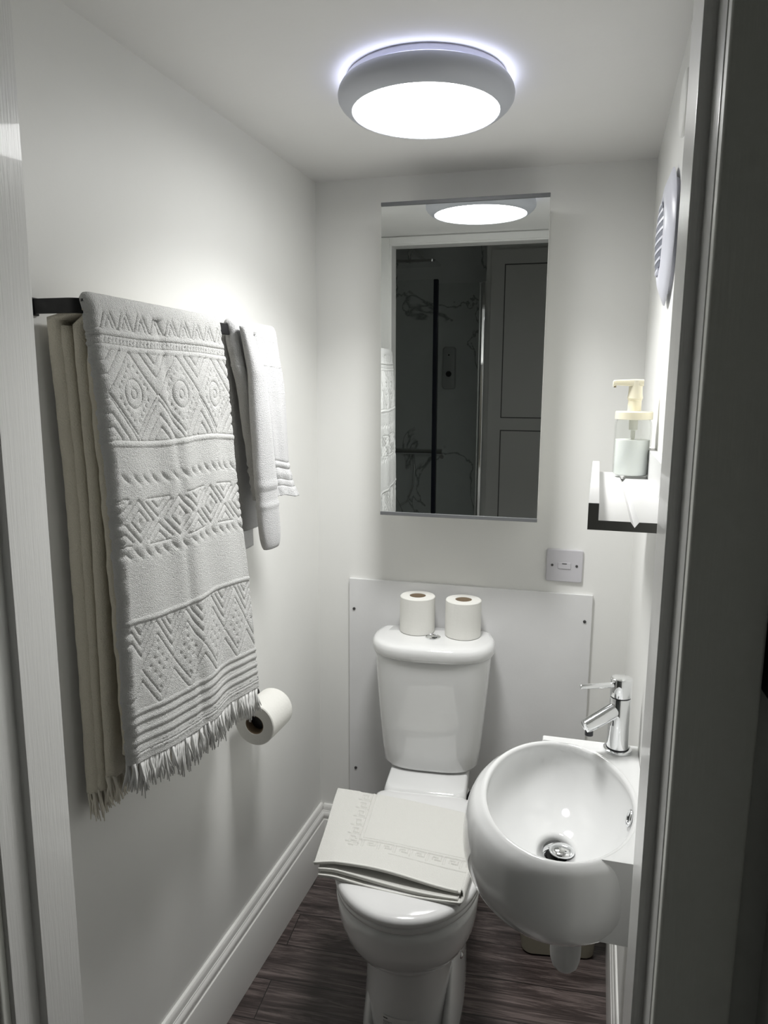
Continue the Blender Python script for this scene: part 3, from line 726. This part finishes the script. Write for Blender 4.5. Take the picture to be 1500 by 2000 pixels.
# ---------------------------------------------------------------- wash basin
BX, BY, BZ = .012, 1.148, .800
t = tag(empty('wash_basin', (BX, BY, BZ)), 'white ceramic bowl shaped wash basin fixed to the right wall', 'basin')
def bowl_rings():
    R = []; n = 72
    ze = -.082; zb = -.202
    for k in range(0, 12):              # outer shell below the equator
        q = math.radians(86 - 86 * k / 11); R.append((.157 * math.cos(q) ** .93, .203 * math.cos(q) ** .93, ze + (zb - ze) * math.sin(q), .006 * math.sin(q)))
    for k in range(1, 6):
        u = k / 6; R.append((.157 - .0275 * u ** 2, .203 - .013 * u ** 2, ze + (-.006 - ze) * math.sin(u * PI / 2), 0))
    R += [(.1235 + .006, .184 + .006, -.0035, 0), (.1235 + .003, .184 + .003, -.0005, 0), (.1235, .184, 0, 0), (.1235 - .003, .184 - .003, -.0012, 0), (.1235 - .0055, .184 - .0055, -.005, 0)]
    for k in range(1, 13):
        a = PI / 2 * k / 13; s = math.cos(a) ** .8; z = -.005 - .118 * math.sin(a) ** 1.15
        R.append((.124 * s - .002 * s + .0 , .180 * s, z, .022 * (k / 13)))
    R += [(.040, .044, -.1235, .021), (.036, .037, -.128, .020), (.030, .030, -.132, .020)]
    return [[(rx * math.cos(2 * PI * i / n), dy + ry * math.sin(2 * PI * i / n), z) for i in range(n)] for rx, ry, z, dy in R]
bm = bmesh.new(); add_loft(bm, bowl_rings()); obj('bowl', bm, ceramic_m, t, smooth=True)
# wall block: plan outline cut out around the bowl opening
bm = bmesh.new()
y0b, y1b = .985 - BY, 1.352 - BY; xl = -.022 - BX
top = []; nn = 40
arc = []
for i in range(nn + 1):
    a = math.radians(-62 + 124 * i / nn); arc.append((.1245 * math.cos(a), .1845 * math.sin(a)))
xw = lambda y: wr(BY + y) - BX - .0005
arc = [(x, y) for x, y in arc]
plan = [(xl, y1b)] ; 
def add_block(bm):
    # left boundary follows the rim ellipse, right boundary the wall
    ys = [y0b + (y1b - y0b) * i / 60 for i in range(61)]
    L_ = []
    for y in ys:
        e = 1 - (y / .1845) ** 2
        L_.append(max(xl, .1245 * math.sqrt(e)) if e > 0 else xl)
    rows = []
    for y, x in zip(ys, L_):
        rows.append([(x, y, -.133 if x < xl + .001 else -.133), (x, y, -.003), (x + .0015, y, -.0006), (x + .004, y, 0), (xw(y) , y, 0), (xw(y), y, -.133)])
    V = [[bm.verts.new(p) for p in r_] for r_ in rows]
    for a, b in zip(V, V[1:]):
        for i in range(6): bm.faces.new((a[i], a[(i + 1) % 6], b[(i + 1) % 6], b[i]))
    bm.faces.new(V[0]); bm.faces.new(V[-1][::-1])
add_block(bm)
obj('wall_block', bm, ceramic_m, t, bevel=.0035, seg=3)
dz = -.128
d_ = obj('drain', lathe([(.0345, dz + .001), (.0345, dz + .003), (.032, dz + .0038), (.0265, dz), (.0255, dz - .004)], c=(.010, .020), n=40, cap0=False, cap1=False), chrome_m, t, autosm=50)
obj('drain_hole', lathe([(.0255, dz - .004), (.0255, dz - .0005), (.0001, dz - .0005)], c=(.010, .020), n=40), hole_m, d_)
obj('drain_plug', lathe([(.016, dz - .001), (.0165, dz + .006), (.0205, dz + .0075), (.0218, dz + .0095), (.0205, dz + .0125), (.013, dz + .0150), (.001, dz + .0160)], c=(.010, .020), n=40), chrome_m, d_, smooth=True)
mo = Matrix.Translation((.1150, .004, -.030)) @ Matrix.Rotation(math.radians(-76), 4, 'Y')
bm = lathe([(.0145, -.001), (.0145, .002), (.0125, .0035), (.0095, .002), (.0095, 0)], n=28, cap1=False); move(bm, mo); ov = obj('overflow_ring', bm, chrome_m, t, smooth=True)
bm = lathe([(.0095, -.001), (.0095, .0009), (.0001, .0009)], n=20); move(bm, mo); obj('overflow_hole', bm, hole_m, ov)
# half round waste cover below
bm = bmesh.new(); pr = []
for z, a in ((-.20, .0265), (-.295, .0262), (-.306, .0250), (-.318, .0215), (-.326, .0150), (-.3305, .006)):
    pr.append([(.024 + a * math.cos(2 * PI * i / 32), .0 + a * .9 * math.sin(2 * PI * i / 32), z) for i in range(32)])
add_loft(bm, pr); obj('trap_cover', bm, trap_m, t, smooth=True)

# ---------------------------------------------------------------- tap
t = tag(empty('basin_tap', (.116, 1.328, .800)), 'chrome lever mixer tap on the back corner of the basin', 'tap')
obj('base_ring', lathe([(.0255, 0), (.0262, .002), (.0255, .005), (.0215, .0065)], n=40), chrome_m, t, autosm=50)
obj('seal', lathe([(.0212, .0062), (.0212, .0085)], n=40), darkchrome_m, t, smooth=True)
obj('tap_body', lathe([(.0205, .008), (.0198, .016), (.0192, .05), (.0190, .1045), (.0185, .1055)], n=48), chrome_m, t, autosm=50)
obj('seam', lathe([(.0178, .1050), (.0178, .1085)], n=48), darkchrome_m, t, smooth=True)
hd = obj('handle_head', lathe([(.0185, .1078), (.0192, .1088), (.0192, .1405), (.0186, .1425), (.0165, .1435), (.001, .1438)], n=48), chrome_m, t, autosm=40)
dr = Vector((-.87, -.49, 0)).normalized()
obj('lever', tube([dr * .015 + Vector((0, 0, .131)), dr * .05 + Vector((0, 0, .1325)), dr * .083 + Vector((0, 0, .134)), dr * .0845 + Vector((0, 0, .134))], [.0052, .0047, .0042, .0034], 16), chrome_m, hd, autosm=40)
sp = obj('spout', tube([dr * .004 + Vector((0, 0, .084)), dr * .030 + Vector((0, 0, .073)), dr * .070 + Vector((0, 0, .0555)), dr * .0715 + Vector((0, 0, .055))], [.0148, .0142, .0128, .0112], 28), chrome_m, t, autosm=40)
obj('aerator', lathe([(.0075, .038), (.0075, .050)], c=(dr.x * .062, dr.y * .062), n=20), darkchrome_m, sp, autosm=40)

# ---------------------------------------------------------------- shelf
ar = math.atan(TR)
SY0, SY1, SZ = .90, 1.48, 1.307
t = tag(empty('picture_shelf', (wr(SY0), SY0, SZ), -ar), 'white grooved ledge shelf with a raised front lip on the right wall', 'shelf')
Ls = (SY1 - SY0) / math.cos(ar)
TH = .012; W_ = .111
prof = [(0, -TH), (-W_, -TH), (-W_, .021), (-W_ + .0125, .021), (-W_ + .0125, 0), (-.061, 0), (-.056, -.007), (-.051, 0), (-.013, 0), (0, 0)]
bm = bmesh.new(); a = [bm.verts.new((x, 0.0008, z)) for x, z in prof]; b = [bm.verts.new((x, Ls, z)) for x, z in prof]
for i in range(len(prof)): bm.faces.new((a[i], a[(i + 1) % len(prof)], b[(i + 1) % len(prof)], b[i]))
bm.faces.new(b[::-1])
bm.faces.new(a)
obj('ledge', bm, shelf_m, t)
bm = bmesh.new(); add_box(bm, -.013, 0, 0.0008, Ls, 0, .052); obj('back_upstand', bm, shelf_m, t, bevel=.001)
bm = bmesh.new(); v = [bm.verts.new((x, 0, z)) for x, z in prof]; v2 = [bm.verts.new((x, .0008, z)) for x, z in prof]
bm.faces.new(v)
for i in range(len(prof)): bm.faces.new((v[i], v[(i + 1) % len(prof)], v2[(i + 1) % len(prof)], v2[i]))
e_ = obj('sawn_end', bm, shelf_end_shade_m, t); e_['label'] = 'sawn end of the ledge, its shade painted dark'

# ---------------------------------------------------------------- soap dispenser on the shelf
t = tag(empty('soap_dispenser', (.1145, 1.405, SZ + .001), math.radians(4)), 'clear soap bottle with cream pump, half full of white liquid, on the shelf', 'soap dispenser')
R0 = .0325; S_ = 1.0
obj('bottle', lathe([(R0 - .004, 0), (R0 - .001, .001), (R0, .004), (R0, .093), (R0 - .001, .101), (R0 - .003, .105), (R0 - .0045, .105), (R0 - .0025, .100), (R0 - .0018, .093), (R0 - .0018, .005), (R0 - .004, .0035), (.001, .0035)], n=64), glass_m, t, smooth=True)
obj('liquid_soap', lathe([(R0 - .005, .0036), (R0 - .0022, .0055), (R0 - .0022, .0690), (.001, .0690)], n=64), soap_m, t, autosm=50)
obj('dip_tube', lathe([(.0015, .060), (.0040, .074), (.0042, .086), (.0078, .087), (.0082, .1050)], n=24), mat('dip_tube_plastic', (.72, .72, .66), .4), t, autosm=40)
obj('collar', lathe([(R0 - .002, .1056), (R0 + .0006, .1066), (R0 + .0006, .119), (R0 - .001, .1205), (.001, .1210)], n=64), cream_m, t, autosm=40)
pm = obj('pump', lathe([(.0120, .1205), (.0118, .1405), (.0128, .1412), (.0128, .1432), (.0138, .144), (.0125, .152), (.0118, .166), (.0118, .176), (.001, .1765)], n=32), cream_m, t, autosm=40)
bm = bmesh.new(); rr = []
for x, hw, zb, zt_ in ((.0125, .0105, .166, .1782), (0, .0115, .1655, .1785), (-.018, .0085, .1665, .178), (-.034, .0048, .1675, .1772), (-.038, .0042, .1660, .1768), (-.040, .0035, .1650, .1750)):
    rr.append([(x, y * hw, (zb + zt_) / 2 + z * (zt_ - zb) / 2) for y, z in rrect(1, 1, .35, 3)])
add_loft(bm, rr); nz = obj('nozzle', bm, cream_m, pm, autosm=50)
bm = lathe([(.0022, .1635), (.0022, .168)], c=(-.0365, 0), n=12); obj('nozzle_tip', bm, mat('nozzle_opening', (.25, .22, .14), .5), nz)

# ---------------------------------------------------------------- extractor fan and blanking cap on the right wall
FY, FZ, FR_ = 1.360, 1.722, .099
Mw = lambda y, z: Matrix.Translation((wr(y), y, z)) @ Matrix.Rotation(-ar, 4, 'Z')
t = empty('extractor_fan', (0, 0, 0)); t.matrix_world = Mw(FY, FZ)
tag(t, 'pale lilac-white extractor fan with louvred grille high on the right wall', 'extractor fan')
def sq(a, h_, e=2.6, n=64): return [(-h_, a * math.copysign(abs(math.cos(q)) ** (2 / e), math.cos(q)), a * math.copysign(abs(math.sin(q)) ** (2 / e), math.sin(q))) for q in [2 * PI * i / n for i in range(n)]]
bm = bmesh.new(); add_loft(bm, [sq(.090, 0), sq(.092, .004), sq(FR_ * 1.13, .006, 1.7), sq(FR_ * 1.12, .008, 1.7), sq(.094, .014, 2.0), sq(.080, .019, 2.), sq(.066, .021, 2)] + [sq(.063, .019, 2), sq(.062, .010, 2)])
obj('cover', bm, fan_m, t, autosm=50)
slot_m = mat('grille_slot', (.17, .18, .22), .5)
def fan_strip(z, h_, top):
    hw = math.sqrt(max(0, .0615 ** 2 - z * z)); rr = []
    for i in range(17):
        y = -hw + 2 * hw * i / 16; g_ = top + .008 * (1 - (y / .0615) ** 2) * (1 - (z / .085) ** 2); c = -.004 * (1 - (y / .0615) ** 2)
        rr.append([(-.009, y, z + c - h_), (-g_, y, z + c - h_), (-g_, y, z + c + h_), (-.009, y, z + c + h_)])
    bm = bmesh.new(); add_loft(bm, rr); return bm
for k in range(8):
    z = -.0525 + .015 * k
    obj('louvre', fan_strip(z, .0022, .0196), fan_m, t)
    if k < 7: obj('grille_slot', fan_strip(z + .0075, .0052, .0188), slot_m, t)
t = empty('ceiling_void_cap', (0, 0, 0)); t.matrix_world = Mw(1.222, 1.885)
t.name = 'blanking_cap'
tag(t, 'small round white cap near the ceiling above the fan, partly behind the door frame', 'cap')
bm = bmesh.new(); add_loft(bm, [sq(.040, 0, 2), sq(.040, .004, 2)]); obj('cap_base', bm, fan_dark_m, t, autosm=40)
bm = bmesh.new(); add_loft(bm, [sq(.044, .004, 2), sq(.046, .006, 2), sq(.045, .009, 2), sq(.036, .011, 2), sq(.02, .012, 2)]); obj('cap_cover', bm, wall_m, t, smooth=True)

# ---------------------------------------------------------------- waste bin under the basin
t = tag(empty('waste_bin', (.028, 1.80, 0), math.radians(8)), 'small rounded beige waste bin on the floor behind the basin', 'bin')
bm = bmesh.new(); add_loft(bm, [[(x, y, z) for x, y in rrect(a, b, .028)] for z, a, b in ((0.002, .088, .066), (.006, .094, .072), (.10, .098, .075), (.20, .102, .078), (.206, .101, .077), (.206, .098, .074), (.10, .094, .071), (.008, .088, .066))])
obj('bin_body', bm, bin_m, t, smooth=True, autosm=50)
bm = bmesh.new(); add_loft(bm, [[(x, y, z) for x, y in rrect(a, b, .03)] for z, a, b in ((.2065, .104, .080), (.214, .104, .080), (.219, .099, .075), (.221, .085, .06))])
obj('bin_lid', bm, bin_m, t, autosm=50)

# ---------------------------------------------------------------- black hinge beside the right architrave
bm = bmesh.new(); add_box(bm, .186, .2105, .682, .7095, 1.185, 1.275)
t = tag(obj('black_latch', bm, black_m, None, bevel=.004), 'black metal fitting on the dark wall beside the right door frame', 'latch')

# ---------------------------------------------------------------- shower room seen in the mirror
gy = -.60
t = tag(empty('shower_enclosure', (-.9, gy, 0)), 'glass shower enclosure with chrome and dark uprights, seen in the mirror', 'shower enclosure')
obj('tray', box(-.84, .395, -.89, .02, 0, .05), ceramic_m, t, bevel=.01)
def gx(x): return x + .9
obj('chrome_upright', box(gx(-.512), gx(-.488), -.02, .02, .05, 2.02), chrome_m, t, bevel=.006)
obj('chrome_upright', box(gx(-.530), gx(-.518), -.05, -.02, .05, 2.02), mat('brushed_profile', (.55, .57, .56), .3, metal=.8), t, bevel=.003)
obj('dark_upright', box(gx(-.788), gx(-.762), -.02, .015, .05, 2.04), mat('dark_seal', (.015, .018, .03), .3), t, bevel=.004)
obj('glass_pane', box(gx(-.765), gx(-.53), -.035, -.029, .05, 2.02), shower_glass_m, t)
obj('glass_pane', box(gx(-1.74), gx(-.785), -.003, .003, .05, 2.04), shower_glass_m, t)
hb = obj('door_knob', lathe([(.006, 0), (.006, .03), (.013, .032), (.013, .045), (.011, .047), (.001, .047)], n=20), chrome_m, t, autosm=40)
hb.rotation_euler = (-PI / 2, 0, 0); hb.location = (gx(-.72), .0, 1.03)
t = tag(empty('rain_shower', (-.99, -1.0, 2.15)), 'flat chrome rain shower head, seen in the mirror', 'shower head')
bm = bmesh.new(); add_loft(bm, [[(x, y, z) for x, y in rrect(a, a * .8, .02)] for z, a in ((.03, .13), (.031, .15), (.045, .152), (.050, .13))]); obj('spray_plate', bm, chrome_m, t, smooth=True, autosm=40)
obj('riser_arm', tube([(-.03, 0, .05), (-.03, 0, .11), (-.03, -.05, .13), (-.03, -.46, .13)], .011, 12), chrome_m, t, smooth=True)
t = tag(empty('shower_mixer', (-1.06, OUT_Y0, .96)), 'dark chrome bar shower mixer on the marble wall, seen in the mirror', 'shower mixer')
bm = bmesh.new(); add_tube(bm, [(-.17, .05, 0), (.13, .05, 0)], .022, 20); obj('mixer_bar', bm, chrome_m, t, autosm=40)
for x0, x1 in ((.13, .19), (-.23, -.17)):
    bm = bmesh.new(); add_tube(bm, [(x0, .05, 0), (x1, .05, 0)], .027, 20); obj('control_knob', bm, chrome_m, t, autosm=40)
for x in (-.08, .06): obj('wall_elbow', tube([(x, 0, 0), (x, .05, 0)], .018, 14), chrome_m, t, autosm=40)
obj('hose', tube([(-.02, .05, -.02), (-.01, .06, -.12), (-.02, .065, -.25), (-.06, .065, -.36), (-.12, .06, -.40)], .008, 10), chrome_m, t, smooth=True)
t = tag(empty('wall_soap_dispenser', (-.835, OUT_Y0, 1.55)), 'pale rounded wall soap dispenser on the marble, seen in the mirror', 'soap dispenser')
bm = bmesh.new(); add_loft(bm, [[(x, y_, z) for x, z in rrect(a, b, .02)] for a, b, y_ in ((.045, .145, 0), (.045, .145, .035), (.040, .14, .045), (.03, .13, .048))]); obj('case', bm, mat('dispenser_case', (.55, .57, .57), .3), t, autosm=40)
bm = lathe([(.020, .047), (.020, .050), (.001, .050)], n=24); move(bm, Matrix.Translation((0, 0, -.04)) @ Matrix.Rotation(-PI / 2, 4, 'X')); obj('sight_window', bm, black_m, t)
bm = lathe([(.006, .047), (.006, .050), (.001, .050)], n=16); move(bm, Matrix.Translation((0, 0, .09)) @ Matrix.Rotation(-PI / 2, 4, 'X')); obj('lock', bm, black_m, t)
# panelled door on the rear wall
bm = bmesh.new(); x0, x1, zt_ = -.470, .21, 2.20
add_box(bm, x0, x1, -.70, -.672, .01, zt_)
d = obj('door_1', bm, door_m); d['kind'] = 'structure'; d['label'] = 'grey panelled door opposite, seen in the mirror'
for z0, z1 in ((.10, 1.185), (1.255, 2.12)):
    bm = bmesh.new(); fx0, fx1 = x0 + .075, x1 - .10
    for a in ((fx0, fx0 + .006, z0, z1), (fx1 - .006, fx1, z0, z1), (fx0, fx1, z0, z0 + .006), (fx0, fx1, z1 - .006, z1)): add_box(bm, a[0], a[1], -.6725, -.669, a[2], a[3])
    obj('door_moulding', bm, mat('door_groove', (.10, .10, .095), .5), d)
